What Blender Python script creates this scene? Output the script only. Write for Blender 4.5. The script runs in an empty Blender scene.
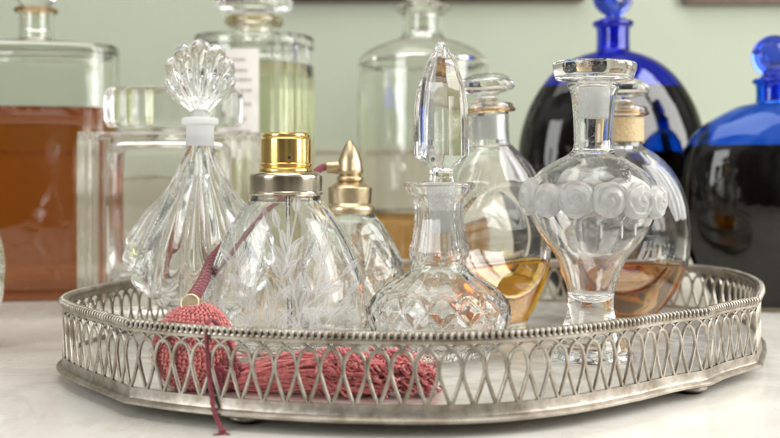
import bpy, math, random
from math import sin, cos, pi, sqrt, radians, atan2, exp
random.seed(7)
S = 0.0075            # one modelling unit in metres
F = 1008.0            # focal length in photo pixels, used for the proportions taken from the photo
EYE = 14.5            # camera height above the tabletop
HOR = 175.0
FLOOR = 1.42          # height of the tray floor
sc = bpy.context.scene
col = sc.collection

# ------------------------------------------------------------------ helpers
def X(px, D): return (px - 390.0) / F * D
def Z(py, D): return EYE - (py - HOR) / F * D

def new_obj(name, verts, faces, mat, parent=None, smooth=True, sharp=None, origin=(0, 0, 0)):
    ox, oy, oz = origin
    me = bpy.data.meshes.new(name)
    me.from_pydata([((v[0] - ox) * S, (v[1] - oy) * S, (v[2] - oz) * S) for v in verts], [], faces)
    me.validate()
    if smooth:
        me.polygons.foreach_set('use_smooth', [True] * len(me.polygons))
        if sharp:
            me.set_sharp_from_angle(angle=radians(sharp))
    me.materials.append(mat)
    o = bpy.data.objects.new(name, me)
    col.objects.link(o)
    if parent is not None:
        o.parent = parent
    else:
        o.location = (ox * S, oy * S, oz * S)
    return o

def thing(name, label, cat, loc=(0, 0, 0), rz=0.0, tilt=0.0, group=None):
    o = bpy.data.objects.new(name, None)
    col.objects.link(o)
    o.empty_display_size = 0.01
    o.location = tuple(c * S for c in loc)
    o.rotation_euler = (0, radians(tilt), radians(rz))
    o['label'] = label; o['category'] = cat
    if group: o['group'] = group
    return o

def crom(pts, n=6):
    """Catmull-Rom through the points; a point with a third value 1 is a hard corner."""
    out = []
    m = len(pts)
    for i in range(m - 1):
        p1, p2 = pts[i], pts[i + 1]
        c1 = len(p1) > 2 and p1[2]; c2 = len(p2) > 2 and p2[2]
        p0 = pts[i - 1] if i > 0 and not c1 else p1
        p3 = pts[i + 2] if i + 2 < m and not c2 else p2
        for k in range(n):
            t = k / n
            q = []
            for a in (0, 1):
                q.append(0.5 * (2 * p1[a] + (p2[a] - p0[a]) * t + (2 * p0[a] - 5 * p1[a] + 4 * p2[a] - p3[a]) * t * t
                                + (3 * p1[a] - p0[a] - 3 * p2[a] + p3[a]) * t ** 3))
            out.append((max(q[0], 0.0), q[1]))
    out.append((pts[-1][0], pts[-1][1]))
    return out

def px_profile(D, rows, n=6):
    """rows: (half width px, y px[, corner]) from the lip DOWN; returns (r, z) list from bottom to lip."""
    k = F / D
    pts = [(r[0] / k, Z(r[1], D)) + tuple(r[2:]) for r in rows]
    pts = pts[::-1]
    return crom(pts, n)

def lathe(name, prof, mat, parent, seg=96, q=1.0, rn=0.0, sup=2.0, mod=None, origin=(0, 0, 0), sharp=None, nmod=None, rot=0.0):
    """closed profile (starts and ends on the axis). q flattens the depth of what is wider than rn."""
    V = []; Fc = []
    rings = []
    for i, (r, z) in enumerate(prof):
        if r < 1e-5:
            V.append((0, 0, z)); rings.append([len(V) - 1]); continue
        w = r
        d = r if r <= rn else rn + (r - rn) * q
        n = 2.0 if r <= rn else 2.0 + (sup - 2.0) * min(1.0, (r - rn) / max(0.3 * rn, 0.3))
        ring = []
        for j in range(seg):
            t = 2 * pi * j / seg + rot
            c, s = cos(t), sin(t)
            x = w * (abs(c) ** (2 / n)) * (1 if c >= 0 else -1)
            y = d * (abs(s) ** (2 / n)) * (1 if s >= 0 else -1)
            p = (x, y, z)
            if mod and (nmod is None or i < nmod):
                p = mod(x, y, z, r, t)
            ring.append(len(V)); V.append(p)
        rings.append(ring)
    for a, b in zip(rings[:-1], rings[1:]):
        if len(a) == 1 and len(b) == 1: continue
        if len(a) == 1:
            for j in range(seg): Fc.append((a[0], b[(j + 1) % seg], b[j]))
        elif len(b) == 1:
            for j in range(seg): Fc.append((a[j], a[(j + 1) % seg], b[0]))
        else:
            for j in range(seg):
                Fc.append((a[j], a[(j + 1) % seg], b[(j + 1) % seg], b[j]))
    return new_obj(name, V, Fc, mat, parent, True, sharp, origin)

def inner_of(outer, t, base, rmin=0.0, lipr=None):
    """inner wall of a bottle (r, z) bottom to top from the outer wall."""
    z0 = min(z for r, z in outer)
    res = []
    for r, z in outer:
        if z >= z0 + base and r > t:
            res.append((max(r - t, rmin), z))
    zb = z0 + base
    r0 = res[0][0]
    floor = [(0.0, zb), (r0 * 0.5, zb + 0.0), (r0 * 0.85, zb + 0.02 * r0), (r0 * 0.97, zb + 0.06 * r0)]
    res = [p for p in res if p[1] > zb + 0.1 * r0]
    return floor + res

def bottle(name, outer, t, base, mat, parent, rmin=0.0, allmod=False, **kw):
    inn = inner_of(outer, t, base, rmin)
    if outer[0][0] > 1e-6:
        outer = [(0.0, outer[0][1] + 0.06), (outer[0][0] * 0.55, outer[0][1] + 0.06), (outer[0][0] * 0.9, outer[0][1])] + outer
    prof = outer + inn[::-1]
    o = lathe(name, prof, mat, parent, nmod=None if allmod else len(outer), **kw)
    return o, inn

def liquid(inn, level, mat, parent, grow=0.03, **kw):
    pts = [(r + grow if r > 0 else 0.0, z - grow if i < 4 else z) for i, (r, z) in enumerate(inn) if z < level]
    rl = pts[-1][0]
    pts += [(rl, level - 0.02), (rl - 0.07, level - 0.09), (rl * 0.6, level - 0.11), (0.0, level - 0.11)]
    return lathe('liquid', pts, mat, parent, **kw)

def tube_mesh(V, Fc, path, rad, seg=8, flat=None, closed=False, taper=None):
    """append a tube along path. flat=(w, t, normal_fn)."""
    n = len(path)
    up0 = (0, 0, 1)
    base = len(V)
    prev = None
    for i, p in enumerate(path):
        a = path[max(i - 1, 0)]; b = path[min(i + 1, n - 1)]
        if closed:
            a = path[(i - 1) % n]; b = path[(i + 1) % n]
        d = [b[k] - a[k] for k in range(3)]
        L = sqrt(sum(c * c for c in d)) or 1
        d = [c / L for c in d]
        if prev is None:
            u = [0, 0, 1] if abs(d[2]) < 0.9 else [1, 0, 0]
        else:
            u = prev
        dot = sum(u[k] * d[k] for k in range(3))
        u = [u[k] - dot * d[k] for k in range(3)]
        L = sqrt(sum(c * c for c in u)) or 1
        u = [c / L for c in u]
        prev = u
        v = [d[1] * u[2] - d[2] * u[1], d[2] * u[0] - d[0] * u[2], d[0] * u[1] - d[1] * u[0]]
        r = rad(i / max(n - 1, 1)) if callable(rad) else rad
        for j in range(seg):
            t = 2 * pi * j / seg
            V.append(tuple(p[k] + r * (cos(t) * u[k] + sin(t) * v[k]) for k in range(3)))
    m = n if closed else n - 1
    for i in range(m):
        for j in range(seg):
            a = base + i * seg + j; b = base + i * seg + (j + 1) % seg
            c = base + ((i + 1) % n) * seg + (j + 1) % seg; d = base + ((i + 1) % n) * seg + j
            Fc.append((a, b, c, d))
    if not closed:
        Fc.append(tuple(base + j for j in range(seg))[::-1])
        Fc.append(tuple(base + (n - 1) * seg + j for j in range(seg)))

def spline3(pts, n=8):
    out = []
    m = len(pts)
    for i in range(m - 1):
        p0 = pts[max(i - 1, 0)]; p1 = pts[i]; p2 = pts[i + 1]; p3 = pts[min(i + 2, m - 1)]
        for k in range(n):
            t = k / n
            out.append(tuple(0.5 * (2 * p1[a] + (p2[a] - p0[a]) * t + (2 * p0[a] - 5 * p1[a] + 4 * p2[a] - p3[a]) * t * t
                                    + (3 * p1[a] - p0[a] - 3 * p2[a] + p3[a]) * t ** 3) for a in range(3)))
    out.append(tuple(pts[-1]))
    return out

def ellipsoid(V, Fc, c, rx, ry, rz, fr=None, nu=10, nv=7):
    """fr: frame of three axes"""
    ex, ey, ez = fr or ((1, 0, 0), (0, 1, 0), (0, 0, 1))
    base = len(V)
    def P(a, b, d): return tuple(c[k] + a * ex[k] + b * ey[k] + d * ez[k] for k in range(3))
    V.append(P(0, 0, -rz))
    for i in range(1, nv):
        ph = -pi / 2 + pi * i / nv
        for j in range(nu):
            t = 2 * pi * j / nu
            V.append(P(rx * cos(ph) * cos(t), ry * cos(ph) * sin(t), rz * sin(ph)))
    V.append(P(0, 0, rz))
    for j in range(nu):
        Fc.append((base, base + 1 + (j + 1) % nu, base + 1 + j))
    for i in range(nv - 2):
        for j in range(nu):
            a = base + 1 + i * nu + j; b = base + 1 + i * nu + (j + 1) % nu
            Fc.append((a, b, b + nu, a + nu))
    top = len(V) - 1
    for j in range(nu):
        a = base + 1 + (nv - 2) * nu
        Fc.append((a + j, a + (j + 1) % nu, top))

def box(V, Fc, x0, x1, y0, y1, z0, z1):
    b = len(V)
    for z in (z0, z1):
        for y in (y0, y1):
            for x in (x0, x1):
                V.append((x, y, z))
    for f in ((0, 2, 3, 1), (4, 5, 7, 6), (0, 1, 5, 4), (2, 6, 7, 3), (0, 4, 6, 2), (1, 3, 7, 5)):
        Fc.append(tuple(b + i for i in f))

# ------------------------------------------------------------------ materials
def mat_new(name):
    m = bpy.data.materials.new(name); m.use_nodes = True
    nt = m.node_tree
    bs = nt.nodes['Principled BSDF']
    return m, nt, bs

def N(nt, typ, **kw):
    n = nt.nodes.new(typ)
    for k, v in kw.items():
        if k in n.inputs.keys(): n.inputs[k].default_value = v
        else: setattr(n, k, v)
    return n

def glass(name, color=(1, 1, 1), ior=1.5, rough=0.0, wob=0.15, wscale=60, absorb=None, dens=0.0, dust=0.0):
    m, nt, bs = mat_new(name)
    bs.inputs['Base Color'].default_value = (*color, 1)
    bs.inputs['Transmission Weight'].default_value = 1
    bs.inputs['IOR'].default_value = ior
    bs.inputs['Roughness'].default_value = rough
    tc = N(nt, 'ShaderNodeTexCoord')
    if wob:
        no = N(nt, 'ShaderNodeTexNoise', Scale=wscale, Detail=2.0)
        bp = N(nt, 'ShaderNodeBump', Strength=wob, Distance=0.002)
        nt.links.new(tc.outputs['Object'], no.inputs['Vector'])
        nt.links.new(no.outputs['Fac'], bp.inputs['Height'])
        nt.links.new(bp.outputs['Normal'], bs.inputs['Normal'])
    if dust:
        d = N(nt, 'ShaderNodeBsdfDiffuse'); d.inputs['Color'].default_value = (0.85, 0.85, 0.85, 1)
        n2 = N(nt, 'ShaderNodeTexNoise', Scale=900.0, Detail=3.0)
        n3 = N(nt, 'ShaderNodeTexNoise', Scale=50.0, Detail=3.0)
        nt.links.new(tc.outputs['Object'], n2.inputs['Vector']); nt.links.new(tc.outputs['Object'], n3.inputs['Vector'])
        r2 = N(nt, 'ShaderNodeMapRange'); r2.inputs['From Min'].default_value = 0.52; r2.inputs['From Max'].default_value = 0.75
        r3 = N(nt, 'ShaderNodeMapRange'); r3.inputs['From Min'].default_value = 0.45; r3.inputs['From Max'].default_value = 0.7
        nt.links.new(n2.outputs['Fac'], r2.inputs['Value']); nt.links.new(n3.outputs['Fac'], r3.inputs['Value'])
        mu = N(nt, 'ShaderNodeMath', operation='MULTIPLY'); nt.links.new(r2.outputs[0], mu.inputs[0]); nt.links.new(r3.outputs[0], mu.inputs[1])
        mu2 = N(nt, 'ShaderNodeMath', operation='MULTIPLY'); nt.links.new(mu.outputs[0], mu2.inputs[0]); mu2.inputs[1].default_value = dust
        mx = N(nt, 'ShaderNodeMixShader')
        nt.links.new(mu2.outputs[0], mx.inputs['Fac']); nt.links.new(bs.outputs[0], mx.inputs[1]); nt.links.new(d.outputs[0], mx.inputs[2])
        nt.links.new(mx.outputs[0], nt.nodes['Material Output'].inputs['Surface'])
    if absorb:
        va = N(nt, 'ShaderNodeVolumeAbsorption'); va.inputs['Color'].default_value = (*absorb, 1)
        va.inputs['Density'].default_value = dens
        nt.links.new(va.outputs[0], nt.nodes['Material Output'].inputs['Volume'])
    return m

def metal(name, c1, c2, rough=0.3, bump=0.2, scale=120, crev=None):
    m, nt, bs = mat_new(name)
    tc = N(nt, 'ShaderNodeTexCoord')
    no = N(nt, 'ShaderNodeTexNoise', Scale=scale, Detail=6.0, Roughness=0.65)
    nt.links.new(tc.outputs['Object'], no.inputs['Vector'])
    cr = N(nt, 'ShaderNodeValToRGB')
    cr.color_ramp.elements[0].position = 0.35; cr.color_ramp.elements[0].color = (*c2, 1)
    cr.color_ramp.elements[1].position = 0.62; cr.color_ramp.elements[1].color = (*c1, 1)
    nt.links.new(no.outputs['Fac'], cr.inputs['Fac'])
    out = cr.outputs[0]
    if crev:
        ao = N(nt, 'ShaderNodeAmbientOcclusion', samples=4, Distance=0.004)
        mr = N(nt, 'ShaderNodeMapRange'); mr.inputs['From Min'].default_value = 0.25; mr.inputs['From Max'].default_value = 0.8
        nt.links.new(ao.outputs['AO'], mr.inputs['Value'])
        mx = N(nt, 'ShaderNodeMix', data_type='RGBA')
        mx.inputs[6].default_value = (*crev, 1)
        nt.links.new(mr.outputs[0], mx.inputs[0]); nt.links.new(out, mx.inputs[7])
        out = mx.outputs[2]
    nt.links.new(out, bs.inputs['Base Color'])
    bs.inputs['Metallic'].default_value = 1
    n2 = N(nt, 'ShaderNodeTexNoise', Scale=scale * 2.2, Detail=4.0)
    nt.links.new(tc.outputs['Object'], n2.inputs['Vector'])
    mr = N(nt, 'ShaderNodeMapRange'); mr.inputs['To Min'].default_value = rough * 0.7; mr.inputs['To Max'].default_value = rough * 1.5
    nt.links.new(n2.outputs['Fac'], mr.inputs['Value']); nt.links.new(mr.outputs[0], bs.inputs['Roughness'])
    bp = N(nt, 'ShaderNodeBump', Strength=bump, Distance=0.0006)
    nt.links.new(n2.outputs['Fac'], bp.inputs['Height']); nt.links.new(bp.outputs[0], bs.inputs['Normal'])
    return m

def frosted(name, c=(0.93, 0.94, 0.93), mixd=0.45, rough=0.45, transp=0.0):
    m, nt, bs = mat_new(name)
    bs.inputs['Base Color'].default_value = (*c, 1)
    bs.inputs['Transmission Weight'].default_value = 1
    bs.inputs['Roughness'].default_value = rough
    bs.inputs['IOR'].default_value = 1.45
    tr = N(nt, 'ShaderNodeBsdfTranslucent'); tr.inputs['Color'].default_value = (0.95, 0.96, 0.95, 1)
    df = N(nt, 'ShaderNodeBsdfDiffuse'); df.inputs['Color'].default_value = (0.93, 0.93, 0.93, 1)
    a = N(nt, 'ShaderNodeMixShader'); a.inputs[0].default_value = 0.5
    nt.links.new(tr.outputs[0], a.inputs[1]); nt.links.new(df.outputs[0], a.inputs[2])
    b = N(nt, 'ShaderNodeMixShader'); b.inputs[0].default_value = mixd
    nt.links.new(bs.outputs[0], b.inputs[1]); nt.links.new(a.outputs[0], b.inputs[2])
    out = b.outputs[0]
    if transp:
        tp = N(nt, 'ShaderNodeBsdfTransparent')
        cM = N(nt, 'ShaderNodeMixShader'); cM.inputs[0].default_value = transp
        at_ = N(nt, 'ShaderNodeAttribute', attribute_name='across')
        tcx = N(nt, 'ShaderNodeTexCoord'); nx_ = N(nt, 'ShaderNodeTexNoise', Scale=160.0, Detail=3.0)
        nt.links.new(tcx.outputs['Object'], nx_.inputs['Vector'])
        ad = N(nt, 'ShaderNodeMath', operation='MULTIPLY_ADD'); ad.inputs[1].default_value = 0.5; 
        nt.links.new(nx_.outputs['Fac'], ad.inputs[0]); nt.links.new(at_.outputs['Fac'], ad.inputs[2])
        sb = N(nt, 'ShaderNodeMath', operation='SUBTRACT', use_clamp=True); sb.inputs[1].default_value = 0.02
        nt.links.new(ad.outputs[0], sb.inputs[0]); nt.links.new(sb.outputs[0], cM.inputs[0])
        nt.links.new(a.outputs[0], cM.inputs[1]); nt.links.new(tp.outputs[0], cM.inputs[2])
        out = cM.outputs[0]
    nt.links.new(out, nt.nodes['Material Output'].inputs['Surface'])
    return m

def plain(name, c, rough=0.6, nscale=0, namp=0.0, sheen=0.0, bump=0.0):
    m, nt, bs = mat_new(name)
    bs.inputs['Roughness'].default_value = rough
    bs.inputs['Base Color'].default_value = (*c, 1)
    if nscale:
        tc = N(nt, 'ShaderNodeTexCoord'); no = N(nt, 'ShaderNodeTexNoise', Scale=nscale, Detail=5.0)
        nt.links.new(tc.outputs['Object'], no.inputs['Vector'])
        cr = N(nt, 'ShaderNodeValToRGB')
        cr.color_ramp.elements[0].position = 0.3; cr.color_ramp.elements[1].position = 0.7
        cr.color_ramp.elements[0].color = (*[x * (1 - namp) for x in c], 1)
        cr.color_ramp.elements[1].color = (*[min(1, x * (1 + namp)) for x in c], 1)
        nt.links.new(no.outputs['Fac'], cr.inputs['Fac']); nt.links.new(cr.outputs[0], bs.inputs['Base Color'])
        if bump:
            bp = N(nt, 'ShaderNodeBump', Strength=bump, Distance=0.0005)
            nt.links.new(no.outputs['Fac'], bp.inputs['Height']); nt.links.new(bp.outputs[0], bs.inputs['Normal'])
    if sheen: bs.inputs['Sheen Weight'].default_value = sheen
    return m

M = {}
M['crystal'] = glass('crystal', (0.985, 0.99, 0.985), 1.52, wob=0.04, dust=0.6)
M['shell'] = glass('pressed_glass', (0.985, 0.99, 0.985), 1.5, wob=0.06, dust=0.75)
M['clear'] = glass('clear_glass', (0.985, 0.99, 0.98), 1.48, wob=0.10, dust=0.7)
M['dusty'] = glass('dusty_clear_glass', (0.98, 0.985, 0.975), 1.48, wob=0.12, dust=0.2)
M['warm'] = glass('warm_clear_glass', (0.985, 0.975, 0.95), 1.48, wob=0.12, dust=0.2)
M['old'] = glass('old_grey_glass', (0.955, 0.96, 0.93), 1.48, wob=0.15)
M['cobalt'] = glass('cobalt_glass', (0.06, 0.12, 0.84), 1.5, wob=0.10)
M['cobalt_light'] = glass('thin_cobalt_glass', (0.04, 0.32, 0.95), 1.5, wob=0.10)
M['amber'] = glass('amber_liquid', (0.98, 0.80, 0.12), 1.35, wob=0, absorb=(0.95, 0.80, 0.0), dens=110)
M['honey'] = glass('honey_liquid', (0.92, 0.68, 0.08), 1.35, wob=0, absorb=(0.90, 0.68, 0.0), dens=95)
M['brown'] = glass('brown_amber_liquid', (0.97, 0.92, 0.8), 1.35, wob=0, absorb=(.87, .61, .07), dens=56)
M['yellow'] = glass('yellow_green_liquid', (0.94, 0.95, 0.72), 1.35, wob=0)
M['whisky'] = glass('pale_brown_liquid', (0.78, 0.45, 0.16), 1.35, wob=0)
M['dark'] = glass('dark_liquid', (0.040, 0.030, 0.014), 1.35, wob=0)
M['frost'] = frosted('frosted_glass', mixd=0.34, rough=0.20)
M['ground'] = frosted('ground_glass', mixd=0.65, rough=0.30)
M['frost_white'] = frosted('white_frosted_glass', mixd=0.85, rough=0.4)
M['etch'] = frosted('etched_glass', transp=0.42)
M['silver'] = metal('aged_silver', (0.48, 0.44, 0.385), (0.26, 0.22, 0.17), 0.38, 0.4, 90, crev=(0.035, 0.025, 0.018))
M['plate'] = metal('silver_plate', (0.90, 0.88, 0.84), (0.74, 0.71, 0.66), 0.42, 0.15, 60)
M['gold'] = metal('polished_gold', (0.88, 0.62, 0.22), (0.75, 0.48, 0.14), 0.17, 0.03, 40)
M['brass'] = metal('worn_brass', (0.66, 0.55, 0.36), (0.46, 0.36, 0.22), 0.30, 0.15, 110)
M['nickel'] = metal('gilded_nickel', (0.62, 0.56, 0.46), (0.50, 0.42, 0.30), 0.16, 0.02, 25)
M['red'] = plain('rose_red_thread', (0.50, 0.115, 0.11), 0.8, 500, 0.4, 0.5)
M['pink'] = plain('faded_crochet_thread', (0.55, 0.15, 0.14), 0.85, 400, 0.3, 0.6)
M['darkred'] = plain('dark_red_cord', (0.17, 0.012, 0.022), 0.65, 600, 0.4, 0.3)
M['hole'] = plain('dark_hole', (0.02, 0.015, 0.01), 0.5)
M['paper'] = plain('aged_paper', (0.74, 0.71, 0.66), 0.8, 60, 0.08)
M['ink'] = plain('faded_ink', (0.42, 0.33, 0.30), 0.8)
M['frame'] = plain('brown_wood_frame', (0.10, 0.055, 0.03), 0.4, 40, 0.3)
M['canvas'] = plain('picture_canvas', (0.35, 0.33, 0.28), 0.8, 20, 0.3)
M['thread_gold'] = plain('gold_thread', (0.55, 0.42, 0.24), 0.45, 900, 0.3)
M['stain_pale'] = glass('pale_stained_glass', (0.85, 0.74, 0.52), 1.48, wob=0.1)
M['stain'] = glass('stained_ring_glass', (0.80, 0.55, 0.30), 1.48, wob=0.1)

def wall_mat():
    m, nt, bs = mat_new('sage_wall_paint')
    tc = N(nt, 'ShaderNodeTexCoord')
    no = N(nt, 'ShaderNodeTexNoise', Scale=3.0, Detail=6.0, Roughness=0.6)
    nt.links.new(tc.outputs['Object'], no.inputs['Vector'])
    cr = N(nt, 'ShaderNodeValToRGB')
    cr.color_ramp.elements[0].position = 0.3; cr.color_ramp.elements[1].position = 0.7
    cr.color_ramp.elements[0].color = (0.42, 0.46, 0.355, 1); cr.color_ramp.elements[1].color = (0.45, 0.49, 0.39, 1)
    nt.links.new(no.outputs['Fac'], cr.inputs['Fac']); nt.links.new(cr.outputs[0], bs.inputs['Base Color'])
    bs.inputs['Roughness'].default_value = 0.6
    n2 = N(nt, 'ShaderNodeTexNoise', Scale=120.0, Detail=4.0)
    nt.links.new(tc.outputs['Object'], n2.inputs['Vector'])
    bp = N(nt, 'ShaderNodeBump', Strength=0.35, Distance=0.0015)
    nt.links.new(n2.outputs['Fac'], bp.inputs['Height']); nt.links.new(bp.outputs[0], bs.inputs['Normal'])
    return m
M['wall'] = wall_mat()
M['panel'] = plain('cream_panel_paint', (0.49, 0.465, 0.365), 0.5, 4, 0.06)

def marble():
    m, nt, bs = mat_new('worn_white_marble')
    tc = N(nt, 'ShaderNodeTexCoord')
    mp = N(nt, 'ShaderNodeMapping'); mp.inputs['Rotation'].default_value = (0, 0, 0.5)
    nt.links.new(tc.outputs['Object'], mp.inputs['Vector'])
    n1 = N(nt, 'ShaderNodeTexNoise', Scale=3.5, Detail=8.0, Roughness=0.55, Distortion=1.0)
    nt.links.new(mp.outputs[0], n1.inputs['Vector'])
    c1 = N(nt, 'ShaderNodeValToRGB')
    e = c1.color_ramp.elements
    e[0].position = 0.30; e[0].color = (0.54, 0.52, 0.47, 1)
    e[1].position = 0.70; e[1].color = (0.73, 0.715, 0.67, 1)
    e.new(0.5).color = (0.63, 0.61, 0.56, 1)
    nt.links.new(n1.outputs['Fac'], c1.inputs['Fac'])
    n2 = N(nt, 'ShaderNodeTexNoise', Scale=4.0, Detail=10.0, Roughness=0.7, Distortion=2.5)
    nt.links.new(mp.outputs[0], n2.inputs['Vector'])
    c2 = N(nt, 'ShaderNodeValToRGB')
    e = c2.color_ramp.elements
    e[0].position = 0.46; e[0].color = (1, 1, 1, 1)
    e[1].position = 0.54; e[1].color = (1, 1, 1, 1)
    e.new(0.50).color = (0.86, 0.85, 0.82, 1)
    nt.links.new(n2.outputs['Fac'], c2.inputs['Fac'])
    mx = N(nt, 'ShaderNodeMix', data_type='RGBA', blend_type='MULTIPLY'); mx.inputs[0].default_value = 0.7
    nt.links.new(c1.outputs[0], mx.inputs[6]); nt.links.new(c2.outputs[0], mx.inputs[7])
    nt.links.new(mx.outputs[2], bs.inputs['Base Color'])
    mr = N(nt, 'ShaderNodeMapRange'); mr.inputs['To Min'].default_value = 0.12; mr.inputs['To Max'].default_value = 0.38
    n3 = N(nt, 'ShaderNodeTexNoise', Scale=30.0, Detail=5.0); nt.links.new(tc.outputs['Object'], n3.inputs['Vector'])
    nt.links.new(n3.outputs['Fac'], mr.inputs['Value']); nt.links.new(mr.outputs[0], bs.inputs['Roughness'])
    bp = N(nt, 'ShaderNodeBump', Strength=0.12, Distance=0.0008)
    nt.links.new(n3.outputs['Fac'], bp.inputs['Height']); nt.links.new(bp.outputs[0], bs.inputs['Normal'])
    return m
M['marble'] = marble()

# ------------------------------------------------------------------ setting
V = []; Fc = []
box(V, Fc, -190, 190, -45, 164, -3, 0)
o = new_obj('tabletop', V, Fc, M['marble'], smooth=False); o['kind'] = 'structure'
V = []; Fc = []
box(V, Fc, -330, 330, 164.6, 170, -90, 220)
o = new_obj('back_wall', V, Fc, M['wall'], smooth=False); o['kind'] = 'structure'
V = []; Fc = []
box(V, Fc, -330, 330, 163.6, 164.5, -3, 18.3)
box(V, Fc, -330, 330, 163.2, 164.5, 18.31, 18.9)
o = new_obj('wall_panel', V, Fc, M['panel'], smooth=False); o['kind'] = 'structure'

def picture(x0, x1, z0, z1, label):
    t = thing('picture_frame', label, 'picture frame', ((x0 + x1) / 2, 163, z0), group=None)
    w = (x1 - x0) / 2; h = z1 - z0
    V = []; Fc = []
    b = 3.0
    for (a0, a1, c0, c1) in ((-w, w, 0, b), (-w, w, h - b, h), (-w, -w + b, b, h - b), (w - b, w, b, h - b)):
        box(V, Fc, a0, a1, -0.6, 1.3, c0, c1)
        box(V, Fc, a0 + .5, a1 - .5, -1.0, -0.61, c0 + .5, c1 - .5)
    new_obj('moulding', V, Fc, M['frame'], t, smooth=False)
    V = []; Fc = []
    box(V, Fc, -w + b, w - b, 0.5, 1.0, b, h - b)
    new_obj('picture', V, Fc, M['canvas'], t, smooth=False)
picture(X(262, 163), X(584, 163), Z(1.0, 163), Z(1.0, 163) + 44, 'brown wooden picture frame hanging on the green wall above the tall clear apothecary bottle')
picture(X(684, 163), X(1010, 163), Z(4.2, 163), Z(4.2, 163) + 44, 'brown wooden picture frame hanging on the green wall above the gap between the blue bottles')

# ------------------------------------------------------------------ the tray
def closed_outline():
    segs = [
        [(-15.7, 60.9), (-12.3, 59.0), (-7.5, 57.2), (-2, 56.1), (4, 56.0), (9.4, 57.8), (14.4, 61.2), (17.8, 64.1), (20.6, 66.0)],
        [(20.6, 66.0), (22.3, 68.2), (24.2, 70.2), (26.1, 72.0)],
        [(26.1, 72.0), (27.2, 74.6), (28.7, 78.2), (30.4, 83.5), (31.3, 89.5), (30.9, 94.5), (28.6, 98.5), (23.0, 101.6)],
        [(23.0, 101.6), (17, 104.0), (10, 105.0), (2, 104.2), (-6, 101.5), (-12, 97.5), (-16.2, 93.0)],
        [(-16.2, 93.0), (-18.5, 90.5), (-21.3, 85.5)],
        [(-21.3, 85.5), (-23.0, 80), (-23.7, 75.5), (-23.3, 72), (-22.1, 69.3), (-20.2, 66.5), (-18.0, 63.8), (-15.7, 60.9)],
    ]
    out = []
    for s in segs:
        s3 = spline3([(a, b, 0) for a, b in s], 12)
        out += s3[:-1]
    return [(p[0], p[1]) for p in out]
OUT = closed_outline()
CX = sum(p[0] for p in OUT) / len(OUT); CY = sum(p[1] for p in OUT) / len(OUT)
# resample by arc length
def resample(pts, step):
    L = [0]
    n = len(pts)
    for i in range(n):
        a = pts[i]; b = pts[(i + 1) % n]
        L.append(L[-1] + sqrt((a[0] - b[0]) ** 2 + (a[1] - b[1]) ** 2))
    tot = L[-1]; m = int(round(tot / step)); res = []
    j = 0
    for k in range(m):
        s = tot * k / m
        while L[j + 1] < s: j += 1
        f = (s - L[j]) / (L[j + 1] - L[j])
        a = pts[j]; b = pts[(j + 1) % n]
        res.append((a[0] + f * (b[0] - a[0]), a[1] + f * (b[1] - a[1])))
    return res, tot
NT = 122              # teardrops round the gallery
SUB = 24
ring, PER = resample(OUT, 0.01)
def at(s):
    """s in pitches round the tray -> point and outward normal"""
    n = len(ring)
    f = (s / NT % 1.0) * n
    i = int(f) % n; g = f - int(f)
    a = ring[i]; b = ring[(i + 1) % n]
    w = 10
    c = ring[(i - w) % n]; d = ring[(i + w) % n]
    tx, ty = d[0] - c[0], d[1] - c[1]
    L = sqrt(tx * tx + ty * ty) or 1
    return (a[0] + g * (b[0] - a[0]), a[1] + g * (b[1] - a[1])), (ty / L, -tx / L)

tray = thing('gallery_tray', 'aged silver oval tray with pierced gallery and beaded rim carrying the perfume bottles', 'tray', (CX, CY, 0))
ORG = (CX, CY, 0)
def sweep(name, prof, mat, n=NT * 8, sharp=None):
    V = []; Fc = []
    m = len(prof)
    for i in range(n):
        p, nr = at(i * NT / n)
        for off, z in prof:
            V.append((p[0] + nr[0] * off, p[1] + nr[1] * off, z))
    for i in range(n):
        for j in range(m):
            a = i * m + j; b = i * m + (j + 1) % m
            c = ((i + 1) % n) * m + (j + 1) % m; d = ((i + 1) % n) * m + j
            Fc.append((a, d, c, b))
    return new_obj(name, V, Fc, mat, tray, True, sharp, ORG)
def circ_prof(cx, cz, rx, rz, n=12):
    return [(cx + rx * cos(2 * pi * k / n), cz + rz * sin(2 * pi * k / n)) for k in range(n)][::-1]
# base band with its stepped foot moulding
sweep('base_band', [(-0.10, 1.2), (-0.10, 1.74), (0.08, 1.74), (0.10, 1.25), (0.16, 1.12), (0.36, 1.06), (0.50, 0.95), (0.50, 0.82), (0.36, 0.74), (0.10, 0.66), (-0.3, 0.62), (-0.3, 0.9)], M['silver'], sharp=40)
# floor
V = []; Fc = []
n = 240
for i in range(n):
    p, nr = at(i * NT / n)
    V.append((p[0] - nr[0] * 0.08, p[1] - nr[1] * 0.08, FLOOR)); 
for i in range(n):
    V.append((CX + (V[i][0] - CX) * 0.5, CY + (V[i][1] - CY) * 0.5, FLOOR))
V.append((CX, CY, FLOOR))
for i in range(n):
    Fc.append((i, (i + 1) % n, n + (i + 1) % n, n + i)); Fc.append((n + i, n + (i + 1) % n, 2 * n))
b = len(V)
V += [(x, y, 0.80) for x, y, z in V[:n]]
for i in range(n):
    Fc.append((i, b + i, b + (i + 1) % n, (i + 1) % n))
Fc.append(tuple(b + i for i in range(n))[::-1])
new_obj('tray_floor', V, Fc, M['plate'], tray, False, None, ORG)
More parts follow.
